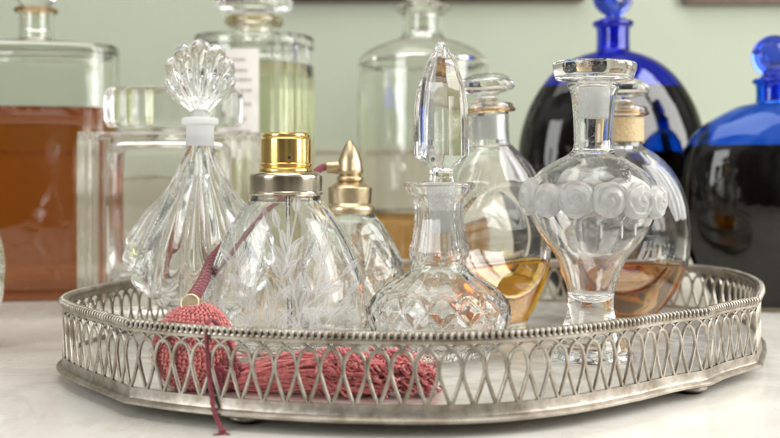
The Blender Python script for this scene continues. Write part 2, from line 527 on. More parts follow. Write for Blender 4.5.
# rim: rolled top and gadrooned outside
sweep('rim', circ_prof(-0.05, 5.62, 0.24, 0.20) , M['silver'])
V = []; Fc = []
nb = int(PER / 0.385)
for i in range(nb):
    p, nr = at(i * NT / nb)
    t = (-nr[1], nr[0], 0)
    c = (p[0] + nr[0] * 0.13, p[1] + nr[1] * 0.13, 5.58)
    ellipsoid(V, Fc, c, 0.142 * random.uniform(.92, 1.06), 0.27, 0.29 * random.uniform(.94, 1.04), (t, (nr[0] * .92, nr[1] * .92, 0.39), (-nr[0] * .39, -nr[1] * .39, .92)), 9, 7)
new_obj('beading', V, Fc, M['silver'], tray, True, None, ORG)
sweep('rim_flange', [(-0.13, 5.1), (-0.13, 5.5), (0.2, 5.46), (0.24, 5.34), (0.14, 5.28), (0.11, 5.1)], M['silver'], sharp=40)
# pierced gallery
V = []; Fc = []
def strand(pts, w=0.105, th=0.08):
    """pts: (s, z) in pitches / height; flat strip with rectangular section"""
    n = len(pts); base = len(V)
    for i, (s, z) in enumerate(pts):
        a = pts[max(i - 1, 0)]; b = pts[min(i + 1, n - 1)]
        P = PER / NT
        dx = (b[0] - a[0]) * P; dz = b[1] - a[1]
        L = sqrt(dx * dx + dz * dz) or 1
        ux, uz = -dz / L, dx / L
        for (k, off) in ((1, th * .35), (.55, th), (-.55, th), (-1, th * .35), (-1, -th), (1, -th)):
            p, nr = at(s + ux * w * k / P)
            V.append((p[0] + nr[0] * off, p[1] + nr[1] * off, z + uz * w * k))
    m = 6
    for i in range(n - 1):
        for j in range(m):
            a = base + i * m + j; b = base + i * m + (j + 1) % m
            Fc.append((a, b, b + m, a + m))
zb, zn, zt = 1.66, 3.50, 4.76
jit = random.Random(5)
for k0 in range(NT):
    k = k0 + jit.uniform(-.014, .014)
    for sgn in (-1, 1):
        pts = []
        for i in range(9):      # tip up to the touching node
            t = i / 8
            pts.append((k + sgn * 0.485 * (0.05 + 0.95 * (0.72 * t + 0.28 * sin(t * pi / 2))), zb + (zn - zb) * t))
        for i in range(1, 9):   # node up and over
            a = i / 8 * pi / 2
            pts.append((k + sgn * 0.485 * cos(a), zn + (zt - zn) * sin(a)))
        strand(pts)
        # interlaced arch leaving the node and reaching the rim
        pts = []
        for i in range(9):
            a = i / 8 * pi / 2
            pts.append((k + 0.5 + sgn * (0.03 + 0.47 * sin(a)) , 3.75 + 0.0 * i + (4.62 - 3.75) * (1 - cos(a)) ** 0.7 if False else 3.6 + 1.05 * sin(a * 0.9)))
        pts = [(k + 0.5 + sgn * 0.52 * cos(a * pi / 16), 4.58 + 0.54 * sin(a * pi / 16)) for a in range(0, 9)]
        strand(pts, 0.085, 0.06)
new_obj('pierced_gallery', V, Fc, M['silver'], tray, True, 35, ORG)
for fx, fy in ((X(246, 59.3), 59.3), (X(690, 67.4), 67.4), (24.0, 97.5), (-15.0, 88.5)):
    lathe('foot', [(0, 0.0), (0.7, 0.0), (1.05, 0.18), (1.15, 0.42), (0.95, 0.68), (0.5, 0.9), (0, 0.9)], M['silver'], tray, 24).location = ((fx - CX) * S, (fy - CY) * S, 0)

# ------------------------------------------------------------------ crystal decanter with pointed stopper
def faceted(N_, off=0.0, k=1.0):
    def f(x, y, z, r, t):
        a = (t - off) % (2 * pi / N_) - pi / N_
        g = 1 + k * (cos(pi / N_) / cos(a) - 1)
        return (x * g, y * g, z)
    return f
D = 74.0
dec = thing('decanter', 'cut crystal decanter with tall pointed faceted stopper in the middle of the tray', 'decanter', (X(439, D), D, 0))
rows = [(34, 182, 1), (35.5, 185), (33, 191), (27, 198), (24.8, 206), (24.5, 215), (25.5, 228), (27.5, 240), (30, 250), (29.5, 256), (27, 261), (28, 267), (36, 274),
        (52, 284), (64, 294), (70.5, 304), (72, 313), (71, 322), (66, 334), (58, 345), (50, 353.2, 1)]
outer = px_profile(D, rows, 10)
k = F / D
def dmod(x, y, z, r, t):
    zz = z
    g = 1.0
    z1, z2 = Z(262, D), Z(197, D)
    if z > z1 and z < z2:                                # eight panels round the neck
        w = min(1, (z - z1) / 0.5, (z2 - z) / 0.6)
        a = t % (pi / 4) - pi / 8
        g *= 1 + w * (cos(pi / 8) / cos(a) - 1 + 0.0)
    zt_, zb_ = Z(289, D), Z(335, D)
    if zb_ < z < zt_:                                    # diamond cutting
        u = t * 16 / (2 * pi); v = (z - zb_) / (zt_ - zb_) * 1.5
        h1 = abs(2 * ((u + v) % 1) - 1); h2 = abs(2 * ((u - v) % 1) - 1)
        w = min(1, (z - zb_) / 0.25, (zt_ - z) / 0.25)
        g *= 1 - (0.034 if y < 0 else 0.008) * w * (1 - min(1.0, 1.7 * min(h1, h2)))
    zs = Z(268, D)
    if zt_ <= z < zs:                                    # fan cuts on the shoulder
        w = min(1, (z - zt_) / 0.2, (zs - z) / 0.5)
        g *= 1 - (0.035 if y < 0 else .01) * w * (1 - abs(sin(7 * t)) )
    if z <= zb_:
        w = min(1, (zb_ - z) / 0.15)
        g *= 1 - 0.03 * w * abs(sin(14 * t))
    return (x * g, y * g, z)
body, inn = bottle('bottle', outer, 0.42, 0.9, M['crystal'], dec, rmin=1.12, seg=224, mod=dmod, sharp=24)
st = px_profile(D, [(0, 41.5, 1), (3, 42.5, 1), (10.5, 54), (17.5, 68), (24, 87), (27, 107), (28, 131), (28, 156, 1), (21, 162, 1), (13, 168), (11.5, 174), (12.5, 181, 1), (13, 184)], 5)
zc = st[0][1]
stp = [(0, zc)] + st
sp = lathe('stopper', stp, M['crystal'], dec, 48, mod=faceted(8, 0.04), sharp=22)
sp.location.x = 0.15 * S
shaft = px_profile(D, [(0, 186, 1), (14.0, 186.2, 1), (14.5, 190), (12.5, 232, 1), (0, 233, 1)], 4)
lathe('ground_shaft', shaft, M['ground'], sp, 48)

# ------------------------------------------------------------------ rose garland bottle
D = 72.0
rose = thing('perfume_bottle', 'clear footed vase-shaped bottle with a garland of frosted roses and flat disc stopper', 'perfume bottle', (X(589.5, D), D, 0), tilt=0.9)
rows = [(26, 84, 1), (26.5, 86), (24, 91), (22, 98), (20, 118), (19, 136), (19.5, 147), (24, 154), (38, 162), (53, 172), (63, 184), (66, 197), (63, 212),
        (56, 228), (46, 243), (35, 258), (27.5, 275), (23.5, 290), (22.5, 302), (24, 315), (29, 330), (36, 344), (43, 351), (46, 356), (45, 358.4, 1)]
outer = px_profile(D, rows, 8)
def inner_rose(outer):
    zf = Z(302, D)
    res = [(0, zf), (0.45, zf + .05), (0.85, zf + .25)]
    for r, z in outer:
        if z > zf + 0.6: res.append((max(r - (0.22 if z < Z(150, D) else 0.35), 0.55 if z<Z(250,D) else 0.9), z))
    return res
inn = inner_rose(outer)
o2 = [(0, outer[0][1] + 0.15), (outer[0][0] * 0.8, outer[0][1] + 0.05)] + outer
lathe('bottle', o2 + inn[::-1], M['clear'], rose, 96)
st = px_profile(D, [(0, 63, 1), (40.5, 63, 1), (41.5, 65), (41, 70), (38.5, 78), (36, 80.5), (17, 81.5, 1), (14.5, 84), (14.5, 87), (0, 88, 1)], 4)
stop = lathe('stopper', st, M['crystal'], rose, 72, sharp=35)
lathe('ground_shaft', px_profile(D, [(0, 87, 1), (15.5, 87.5, 1), (15.8, 92), (14.6, 118, 1), (0, 119, 1)], 3), M['ground'], stop, 48, sharp=40)
kk = F / D
def make_rose(a, zc, R, seed):
    rnd = random.Random(seed)
    V = []; Fc = []
    n, m = 36, 14
    cx, cy = 4.68 * cos(a), 4.68 * sin(a)
    ph = rnd.random() * 6
    ex = (-sin(a), cos(a), 0); er = (cos(a), sin(a), 0)
    V.append((cx + er[0] * 0.62, cy + er[1] * 0.62, zc))
    for i in range(1, m + 1):
        rho = i / m
        for j in range(n):
            t = 2 * pi * j / n
            rr = R * rho * (1 + 0.045 * rho * abs(sin(2.5 * t + ph)) + 0.02 * rho * cos(3 * t + 2 * ph))
            h = 0.48 * sqrt(max(0, 1 - rho ** 2.4)) + 0.42 * (1 - rho * .3) * (abs(((rho * 2.1 + t / (2 * pi) + ph) % 1.0) - 0.75) - 0.35)
            if i == m: h = -0.25
            u, v = rr * cos(t), rr * sin(t)
            curve = -u * u / (2 * 4.68)
            V.append((cx + er[0] * (h + curve) + ex[0] * u, cy + er[1] * (h + curve) + ex[1] * u, zc + v))
    for j in range(n): Fc.append((0, 1 + j, 1 + (j + 1) % n))
    for i in range(m - 1):
        for j in range(n):
            a_ = 1 + i * n + j; b_ = 1 + i * n + (j + 1) % n
            Fc.append((a_, a_ + n, b_ + n, b_))
    Fc.append(tuple(1 + (m - 1) * n + j for j in range(n)))
    new_obj('rose', V, Fc, M['frost'], rose)
NR = 13
for i in range(NR):
    a = -pi / 2 + 0.05 + 2 * pi * i / NR
    make_rose(a, Z(198 + random.uniform(-2, 2), D), 1.24 + random.uniform(-.08, .08), i)
# leaves below the garland and little cut drops
V = []; Fc = []
for i in range(NR * 2):
    a = -pi / 2 + 0.05 + 2 * pi * (i + 0.5) / (NR * 2)
    for s_, zz, h, rr in ((1, 214, 0.5, 4.42), (-1, 186, 0.28, 4.5)):
        if s_ == -1 or i % 2: continue
        zc = Z(zz - 8, D)
        tt = (-sin(a), cos(a), 0); nn = (cos(a), sin(a), 0)
        ellipsoid(V, Fc, (rr * cos(a), rr * sin(a), zc), 0.35, 0.12, h, (tt, nn, (0, 0, 1)), 8, 6)
for a, z0, ln in ((-1.62, 226, .9), (-1.27, 226, .9), (-1.95, 222, .7), (-1.0, 224, .8)):
    r0 = 62 / kk
    ellipsoid(V, Fc, ((r0 - .25) * cos(a), (r0 - .25) * sin(a), Z(z0 + 2, D)), 0.09, 0.05, ln * .6, ((-sin(a), cos(a), 0), (cos(a), sin(a), 0), (0, 0, 1)), 8, 6)
new_obj('leaves', V, Fc, M['frost'], rose)
V = []; Fc = []
for q_ in range(7):
    zz = Z(206 + q_ * 8, D); rr = {0: 65, 1: 63, 2: 60, 3: 56.5, 4: 53, 5: 48, 6: 42}[q_] / kk
    ellipsoid(V, Fc, (0.2 * 0 - 0.9, sqrt(rr * rr - .81) + .02, zz), 0.42, 0.1, 0.2, None, 10, 6)
new_obj('cut_beads', V, Fc, M['frost'], rose)

# ------------------------------------------------------------------ front atomizer
def atom_parts(D, cxpx, rows, etchmat, t, base, q, mat, par, mod=None):
    outer = px_profile(D, rows, 8)
    return bottle('bottle', outer, t, base, mat, par, seg=128, q=q, rn=2.4, mod=mod)
D = 74.0
k = F / D
at1 = thing('perfume_atomizer', 'wide clear atomizer bottle etched with leafy sprays under a shiny gold cap', 'atomizer', (X(286, D), D, 0))
rows1 = [(34, 193, 1), (35, 197), (39, 203), (47, 213), (59, 232), (68, 252), (76, 274), (81, 298), (83, 318), (82, 332), (77, 343), (66, 350), (56, 353.2, 1)]
body1, inn1 = atom_parts(D, 286, rows1, None, 0.42, 0.8, 0.62, M['clear'], at1)
outer1 = px_profile(D, rows1, 8)
def r_at(outer, z):
    for a, b in zip(outer[:-1], outer[1:]):
        if a[1] <= z <= b[1]:
            f = (z - a[1]) / max(1e-9, b[1] - a[1]); return a[0] + f * (b[0] - a[0])
    return outer[0][0]
def surf_pt(outer, px, py, D, cx, q, rn, off=0.02, back=False):
    z = Z(py, D); x = X(px, D) - X(cx, D)
    r = r_at(outer, z)
    d = r if r <= rn else rn + (r - rn) * q
    xx = max(-0.995, min(0.995, x / (r + off)))
    y = (d + off) * sqrt(1 - xx * xx)
    return (x, y if back else -y, z)
ACR = []
def leaf(V, Fc, f, x0, y0, ang, ln, w, vein=True):
    """leaf outline in photo pixels mapped on the glass by f(px, py); one half cut deeper than the other"""
    dx, dy = cos(ang), -sin(ang)
    nx, ny = -dy, dx
    n = 9; b = len(V)
    bend = random.uniform(-3, 3)
    cols = ((-1, .05), (-.5, .20), (0, .50), (0.02, .0), (.5, .22), (1, .34))
    for i in range(n + 1):
        t = i / n
        ww = w * sin(pi * t ** 0.8) ** 0.9 if i not in (0, n) else 0.03
        bx, by = x0 + dx * ln * t + nx * bend * sin(pi * t * .5), y0 + dy * ln * t + ny * bend * sin(pi * t * .5)
        for s_, al in cols:
            V.append(f(bx + nx * ww * s_, by + ny * ww * s_)); ACR.append(min(1, al + 0.25 * (1 - t)))
    m = len(cols)
    for i in range(n):
        for j in range(m - 1):
            a = b + i * m + j
            Fc.append((a, a + 1, a + m + 1, a + m))
def line(V, Fc, f, pts, w):
    b = len(V); n = len(pts)
    for i, (x, y) in enumerate(pts):
        a = pts[max(i - 1, 0)]; c = pts[min(i + 1, n - 1)]
        dx, dy = c[0] - a[0], c[1] - a[1]; L = sqrt(dx * dx + dy * dy) or 1
        V.append(f(x - dy / L * w, y + dx / L * w)); V.append(f(x + dy / L * w, y - dx / L * w)); ACR.extend([.25, .35])
    for i in range(n - 1):
        Fc.append((b + 2 * i, b + 2 * i + 1, b + 2 * i + 3, b + 2 * i + 2))
def etched(o):
    at_ = o.data.attributes.new('across', 'FLOAT', 'POINT')
    n = min(len(ACR), len(o.data.vertices))
    for i in range(n): at_.data[i].value = ACR[i]
def spray(V, Fc, f, stem, leaves_, seed, scale=1.0, w=1.0):
    rnd = random.Random(seed)
    pts = []
    for i in range(13):
        t = i / 12
        (ax, ay), (bx, by), (cx_, cy_) = stem
        pts.append(((1 - t) ** 2 * ax + 2 * t * (1 - t) * bx + t * t * cx_, (1 - t) ** 2 * ay + 2 * t * (1 - t) * by + t * t * cy_))
    line(V, Fc, f, pts, w)
    leaves_ = max(2, leaves_ - 2)
    for q_ in range(leaves_):
        t = 0.25 + 0.75 * q_ / leaves_
        i = min(11, int(t * 12))
        x, y = pts[i]; dx, dy = pts[i + 1][0] - x, -(pts[i + 1][1] - y)
        a = atan2(dy, dx)
        for s in (-1, 1):
            leaf(V, Fc, f, x, y, a + s * rnd.uniform(.35, .75), rnd.uniform(20, 29) * scale, rnd.uniform(3.8, 5.6) * scale)
    leaf(V, Fc, f, pts[-1][0], pts[-1][1], atan2(-(pts[-1][1] - pts[-2][1]), pts[-1][0] - pts[-2][0]), 20 * scale, 4 * scale)
V = []; Fc = []
f1 = lambda x, y: surf_pt(outer1, x, y, D, 286, 0.62, 2.4, 0.025)
f1b = lambda x, y: surf_pt(outer1, x, y, D, 286, 0.62, 2.4, 0.025, True)
spray(V, Fc, f1, ((262, 344), (258, 296), (236, 232)), 6, 1)
spray(V, Fc, f1, ((266, 344), (288, 290), (300, 212)), 6, 2)
spray(V, Fc, f1, ((308, 344), (306, 300), (284, 226)), 5, 3)
spray(V, Fc, f1, ((268, 344), (306, 300), (346, 270)), 5, 4)
spray(V, Fc, f1, ((312, 342), (328, 316), (348, 292)), 4, 5, 0.9)
spray(V, Fc, f1, ((260, 340), (236, 318), (212, 296)), 4, 6, 0.9)
spray(V, Fc, f1, ((310, 342), (322, 288), (326, 232)), 5, 8, 0.95)
etched(new_obj('etched_leaves', V, Fc, M['etch'], at1)); ACR.clear()
V = []; Fc = []
spray(V, Fc, f1b, ((300, 338), (280, 300), (262, 226)), 4, 11)
etched(new_obj('etched_leaves', V, Fc, M['etch'], at1)); ACR.clear()
lathe('collar', px_profile(D, [(25, 171, 1), (33.5, 172.5), (36.5, 175.5, 1), (36.8, 178), (36.5, 191, 1), (37.5, 193), (36.8, 195.5, 1), (0, 195.5, 1)], 4), M['nickel'], at1, 72, sharp=30)
cap = lathe('spray_cap', px_profile(D, [(0, 133, 1), (21.5, 133, 1), (23.5, 134.2, 1), (24, 135.5), (23.8, 138, 1), (25, 139.2), (25.2, 142), (25.2, 163, 1), (26.2, 164), (26.2, 166, 1), (25.2, 167), (26.5, 168.5), (27.5, 171, 1), (0, 171.4, 1)], 4), M['gold'], at1, 72, sharp=30)
V = []; Fc = []
tube_mesh(V, Fc, [(0.42, -1.76, Z(158, D)), (0.44, -1.95, Z(158, D))], 0.26, 20)
noz = new_obj('nozzle', V, Fc, M['gold'], cap, True, 30)
V = []; Fc = []
tube_mesh(V, Fc, [(0.44, -1.9, Z(158, D)), (0.44, -1.97, Z(158, D))], 0.12, 16)
new_obj('nozzle_hole', V, Fc, M['hole'], cap, True, 30)
V = []; Fc = []
tube_mesh(V, Fc, [(0.15, 0, Z(195, D)), (0.2, 0, Z(250, D)), (0.3, .1, Z(335, D))], 0.17, 12)
new_obj('dip_tube', V, Fc, M['crystal'], at1)

# ------------------------------------------------------------------ shell bottle
D = 82.0
k = F / D
sh = thing('perfume_bottle', 'clear ribbed scallop-shell bottle with frosted neck and shell stopper', 'perfume bottle', (X(200, D), D, 0), rz=6)
rows = [(13, 136, 1), (13.5, 146), (17, 156), (23, 170), (31, 184), (42, 199), (55, 215), (66, 232), (71.5, 246), (71, 260), (67, 274), (59, 288), (49, 299), (37, 306), (30, 313), (27, 324), (31, 336.2, 1)]
outer = px_profile(D, rows, 10)
FL = [(345, 122), (330, 115), (290, 95), (260, 80), (239, 70), (218, 57.5), (199, 43), (184, 32), (170, 24), (156, 17.5), (145, 14), (130, 13)]
FLZ = [(Z(y_, D), h_ / k) for y_, h_ in FL]
def flare(z):
    for p, q_ in zip(FLZ[:-1], FLZ[1:]):
        if z <= q_[0]:
            f = max(0, (z - p[0]) / (q_[0] - p[0])); return p[1] + f * (q_[1] - p[1])
    return FLZ[-1][1]
def smod(x, y, z, r, t):
    u = max(-0.999, min(0.999, x / flare(z)))
    w = min(1.0, max(0.0, (Z(150, D) - z) / 2.5)) * min(1, max(0, (z - Z(326, D)) / 0.8))
    c = sqrt(cos(8.5 * math.asin(u)) ** 2 + 0.02)
    g = 1 + w * 0.19 * (c - 0.55)
    hem = max(0.0, min(1.0, (Z(225, D) - z) / 2.0))
    gx = 1 + w * (0.07 + 0.08 * hem) * (c - 0.6)
    return (x * gx, y * g, z + w * 0.10 * (c - 0.6))
bottle('bottle', outer, 1.0, 1.2, M['shell'], sh, seg=300, q=0.46, rn=1.1, mod=smod)
lathe('neck', px_profile(D, [(15.5, 117.5, 1), (18, 119), (18, 124, 1), (15, 125.5), (14, 128), (14, 146, 1), (10.2, 146, 1), (10.2, 118, 1), (15.5, 117.5, 1)], 4), M['frost_white'], sh, 64, sharp=40)
V = []; Fc = []
nu, nv = 120, 40
R0 = 80 / k
zA = Z(119, D)
for side in (-1, 1):
    for i in range(nv + 1):
        t = i / nv
        for j in range(nu + 1):
            al = (j / nu * 2 - 1) * 0.93
            c = abs(cos(al * 11.8))
            Rm = R0 * (1 - 0.47 * (al / 0.87) ** 2) * (0.93 + 0.07 * sqrt(c))
            tt = 0.10 + 0.90 * t
            e = (1 - abs(j / nu * 2 - 1) ** 3)
            th = (0.45 + 0.95 * sin(pi * min(1, t * 0.75)) ) * sqrt(max(0, 1 - t ** 5)) * sqrt(max(0, e)) * (0.70 + 0.42 * c)
            V.append((Rm * tt * sin(al), side * th, zA + Rm * tt * cos(al) ** 1.0))
    off = 0 if side == -1 else (nv + 1) * (nu + 1)
    for i in range(nv):
        for j in range(nu):
            a = off + i * (nu + 1) + j
            q4 = (a, a + 1, a + nu + 2, a + nu + 1)
            Fc.append(q4 if side == -1 else q4[::-1])
m0 = (nv + 1) * (nu + 1)
# close the fan at its foot
for j in range(nu):
    Fc.append((j, m0 + j, m0 + j + 1, j + 1))
stp = new_obj('stopper', V, Fc, M['shell'], sh)
import bmesh
def weld(o, d=1e-5, recalc=True):
    bm = bmesh.new(); bm.from_mesh(o.data)
    bmesh.ops.remove_doubles(bm, verts=bm.verts, dist=d)
    if recalc: bmesh.ops.recalc_face_normals(bm, faces=bm.faces)
    bm.to_mesh(o.data); bm.free()
weld(stp)
lathe('stopper_stem', px_profile(D, [(0, 110, 1), (7, 110), (8.5, 114), (9, 118), (9.8, 120, 1), (8.5, 145, 1), (0, 146, 1)], 4), M['ground'], stp, 32)

# ------------------------------------------------------------------ rear atomizer with its tube, bulb and tassel
D = 84.0
k = F / D
at2 = thing('perfume_atomizer', 'small cut glass atomizer with bullet-shaped brass head, red tube, crochet bulb and tassel', 'atomizer', (X(350, D), D, 0))
rows2 = [(24, 212, 1), (26, 216), (33, 224), (43, 240), (51, 256), (57, 272), (59, 290), (58, 310), (52, 326), (44, 332.2, 1)]
def a2mod(x, y, z, r, t):
    w = min(1, max(0, (Z(220, 84) - z) / 1.0)) * min(1, max(0, (z - 1.8)))
    a = t % (pi / 5) - pi / 10
    g = 1 + w * (cos(pi / 10) / cos(a) - 1)
    zb_, zt_ = Z(300, 84), Z(238, 84)
    if zb_ < z < zt_:
        u = t * 10 / (2 * pi); v = (z - zb_) / (zt_ - zb_)
        h1 = abs(2 * ((u + v) % 1) - 1); h2 = abs(2 * ((u - v) % 1) - 1)
        g *= 1 - 0.05 * (1 - min(1, 3.0 * min(h1, h2)))
    return (x * g, y * g, z)
outer2 = px_profile(D, rows2, 8)
bottle('bottle', outer2, 0.45, 0.8, M['crystal'], at2, seg=160, q=0.8, rn=2.2, mod=a2mod, sharp=25)
lathe('collar', px_profile(D, [(0, 182, 1), (12, 182), (17, 184), (21.5, 187), (22, 190), (21.5, 203, 1), (24, 206), (25, 209), (24.5, 213, 1), (0, 213, 1)], 5), M['brass'], at2, 64, sharp=35)
hd = lathe('finial', px_profile(D, [(0, 139.5, 1), (3.5, 142.5), (8, 150), (11.5, 159), (12.8, 167), (13, 172), (11, 175.5, 1), (13.5, 177.5), (13.5, 180), (11, 182.5, 1), (0, 183, 1)], 5), M['brass'], at2, 48, sharp=40)
V = []; Fc = []
zA = Z(167.5, D)
tube_mesh(V, Fc, [(-0.7, 0, zA), (-1.2, 0, zA), (-1.75, -0.02, zA), (-1.95, -.03, zA)], 0.50, 24)
tube_mesh(V, Fc, [(-0.9, 0, zA), (-1.2, 0, zA)], 0.56, 24)
new_obj('arm', V, Fc, M['brass'], hd, True, 35)
O2 = (X(350, D), D, 0)
def loc(p): return (p[0] - O2[0], p[1] - O2[1], p[2] - O2[2])
# bulb
BD = 61.9
bc = (X(194.5, BD), BD, 3.98)
tubep = [(X(328, 84), 84, Z(167.5, 84)), (X(322, 83.5), 83.4, Z(168, 83.5)), (X(308, 82), 81.3, Z(178, 82)), (X(285, 81), 80.3, Z(193, 81)), (X(258, 80), 79.5, Z(213, 80)),
         (X(234, 79), 78.8, Z(236, 79)), (X(214, 77), 76.4, Z(258, 77)), (X(202, 69), 69.5, Z(281, 69)), (X(193, 63), 63.0, Z(299, 63)), (X(192, 62.4), 62.4, Z(306, 62.4))]
V = []; Fc = []
pth = spline3([loc(p) for p in tubep], 14)
tube_mesh(V, Fc, pth, lambda t: 0.24 + 0.20 * t * t, 14)
# braided sleeve: thin threads wound both ways round the tube
for sgn in (-1, 1):
    for ph in range(5):
        hp = []
        n_ = len(pth)
        for i in range(n_ - 1):
            a, b = pth[i], pth[i + 1]
            d = [b[q_] - a[q_] for q_ in range(3)]; L = sqrt(sum(c * c for c in d)) or 1
            d = [c / L for c in d]
            u = [-d[0] * d[2], -d[1] * d[2], 1 - d[2] * d[2]]; Lu = sqrt(sum(c * c for c in u)); u = [c / Lu for c in u]
            v = [d[1] * u[2] - d[2] * u[1], d[2] * u[0] - d[0] * u[2], d[0] * u[1] - d[1] * u[0]]
            an = sgn * i * 0.55 + ph * 2 * pi / 5
            rr = 0.25 + 0.20 * (i / n_) ** 2
            hp.append(tuple(a[q_] + rr * (cos(an) * u[q_] + sin(an) * v[q_]) for q_ in range(3)))
        tube_mesh(V, Fc, hp, 0.055, 5)
new_obj('tube', V, Fc, M['darkred'], at2)
# crochet cover of small stitches over an egg
V = []; Fc = []
def egg(u, v, g=0.0):
    """u round, v from -1 (bottom) to 1 (top); tilted egg"""
    th = v * pi / 2
    rx = (2.44 - 0.22 * v) ; rz = 2.62
    x = (rx * cos(th) + g * cos(th)) * cos(u); y = (rx * cos(th) + g * cos(th)) * sin(u); z = (rz + g) * sin(th)
    a = radians(7); b = radians(-10)
    x, z = x * cos(a) + z * sin(a), -x * sin(a) + z * cos(a)
    y, z = y * cos(b) - z * sin(b), y * sin(b) + z * cos(b)
    return (bc[0] + x, bc[1] + y, bc[2] + z)
n1, n2 = 24, 40
bb = len(V)
for i in range(n1 + 1):
    for j in range(n2):
        V.append(egg(2 * pi * j / n2, -1 + 2 * i / n1, -0.05))
for i in range(n1):
    for j in range(n2):
        a = bb + i * n2 + j; b = bb + i * n2 + (j + 1) % n2
        Fc.append((a, b, b + n2, a + n2))
rows_n = 31
for i in range(1, rows_n):
    v = -1 + 2 * i / rows_n
    cnt = max(6, int(54 * cos(v * pi / 2)))
    for j in range(cnt):
        u = 2 * pi * (j + 0.5 * (i % 2)) / cnt
        for s in (-1, 1):
            uu = u + s * 0.05 / max(0.15, cos(v * pi / 2))
            c = egg(uu + random.uniform(-.012, .012), v + random.uniform(-.008, .008), 0.03 + random.uniform(-.04, .03))
            a = egg(uu + 0.05, v, .03); b_ = egg(uu + s * 0.055 / max(.15, cos(v * pi / 2)), v + 0.05, .03)
            d = [b_[q_] - c[q_] for q_ in range(3)]; L = sqrt(sum(w * w for w in d)); d = [w / L for w in d]
            e = [a[q_] - c[q_] for q_ in range(3)]; dt = sum(e[q_] * d[q_] for q_ in range(3)); e = [e[q_] - dt * d[q_] for q_ in range(3)]
            L = sqrt(sum(w * w for w in e)) or 1; e = [w / L for w in e]
            nn = (d[1] * e[2] - d[2] * e[1], d[2] * e[0] - d[0] * e[2], d[0] * e[1] - d[1] * e[0])
            ellipsoid(V, Fc, c, 0.075, 0.09, 0.15, (e, nn, d), 7, 5)
blb = new_obj('bulb', [loc(p) for p in V], Fc, M['pink'], at2)
V = []; Fc = []
for i in range(260):
    u, v = random.uniform(0, 2 * pi), random.uniform(-.8, .9)
    a = egg(u, v, .08); b_ = egg(u + random.uniform(-.08, .08), v + random.uniform(-.05, .05), random.uniform(.18, .34)); c_ = egg(u + random.uniform(-.16, .16), v + random.uniform(-.1, .1), random.uniform(.12, .3))
    tube_mesh(V, Fc, [loc(a), loc(b_), loc(c_)], 0.012, 3)
new_obj('fuzz', V, Fc, M['pink'], blb)
# brass ferrule between tube and bulb
c0 = Vc = egg(0, 1, 0.0); c1 = egg(0, 1, 0.55)
V = []; Fc = []
fp = loc((X(191, 62.6), 62.5, Z(304, 62.6)))
fp = loc((X(190, 61.6), 61.6, Z(303, 61.6)))
tube_mesh(V, Fc, [(fp[0] + .1, fp[1] + .55, fp[2] - .25), (fp[0] + .02, fp[1] + .1, fp[2] - .05), (fp[0], fp[1], fp[2])], 0.60, 28)
tube_mesh(V, Fc, [(fp[0], fp[1] + .08, fp[2] - .03), (fp[0], fp[1] - .1, fp[2] + .04)], 0.5, 28)
V2 = []
new_obj('ferrule', V, Fc, M['brass'], blb, True, 35)
# tassel: skein of threads then a curly fringe
V = []; Fc = []
rnd = random.Random(3)
A0 = (X(226, 61.3), 61.4, 2.3); A1 = (X(352, 59.6), 59.9, 2.5); A2 = (X(432, 60), 60.6, 2.2)
for i in range(170):
    r0 = sqrt(rnd.random()); a0 = rnd.random() * 2 * pi
    tw = rnd.uniform(-.7, .7)
    pts = []
    end = rnd.uniform(0.5, 0.8)
    for j in range(7):
        t = j / 6 * end
        env = 0.42 + 0.85 * min(1, t * 3.2) ** 0.7
        a = a0 + tw * t * 4
        cx_ = A0[0] + (A2[0] - A0[0]) * t; cy_ = A0[1] + (A1[1] - A0[1]) * min(1, t * 1.5)
        cz_ = FLOOR + env * 0.96
        pts.append((cx_ + rnd.uniform(-.1, .1), cy_ + cos(a) * r0 * env + rnd.uniform(-.05, .05), cz_ + sin(a) * r0 * env * 0.92 + rnd.uniform(-.05, .05)))
    tube_mesh(V, Fc, spline3([loc(p) for p in pts], 4), rnd.uniform(0.06, 0.12), 6)
# curly ends: springy loops
for i in range(420):
    t = rnd.uniform(0.42, 1.0) ** 0.9
    env = 1.28 if t < 0.85 else 1.28 - (t - 0.85) * 4.0
    r0 = sqrt(rnd.random()) * env; a0 = rnd.random() * 2 * pi
    cx_ = A0[0] + (A2[0] - A0[0]) * t; cy_ = 60.1 + cos(a0) * r0; cz_ = FLOOR + .18 + env * .9 + sin(a0) * r0 * .9
    d = (rnd.uniform(-1, 1), rnd.uniform(-1, 1), rnd.uniform(-.8, .8))
    pts = []
    ph = rnd.random() * 6
    for j in range(15):
        s_ = (j / 14 - .5) * 1.3
        pts.append((cx_ + d[0] * s_ + .18 * sin(j * 1.5 + ph), cy_ + d[1] * s_ + .18 * cos(j * 1.5 + ph), max(FLOOR + .1, cz_ + d[2] * s_ + .14 * cos(j * 1.5 + ph + 1))))
    tube_mesh(V, Fc, [loc(p) for p in pts], 0.065, 5)
for i in range(160):
    t = rnd.random(); a0 = rnd.uniform(-.3, pi + .3)
    p0 = (A0[0] + (A2[0] - A0[0]) * t, 60.1 - cos(a0) * 1.2, FLOOR + 1.25 + sin(a0) * 1.05)
    d = (rnd.uniform(-.8, .8), -cos(a0) * rnd.uniform(.1, .4), abs(sin(a0)) * rnd.uniform(.1, .4))
    pts = [tuple(p0[q_] + d[q_] * s_ + (.1 * sin(3 * s_ + i) if q_ == 0 else 0) for q_ in range(3)) for s_ in (-.2, .2, .5, .8, 1.0)]
    tube_mesh(V, Fc, [loc(p) for p in pts], 0.022, 4)
new_obj('tassel', V, Fc, M['red'], at2)
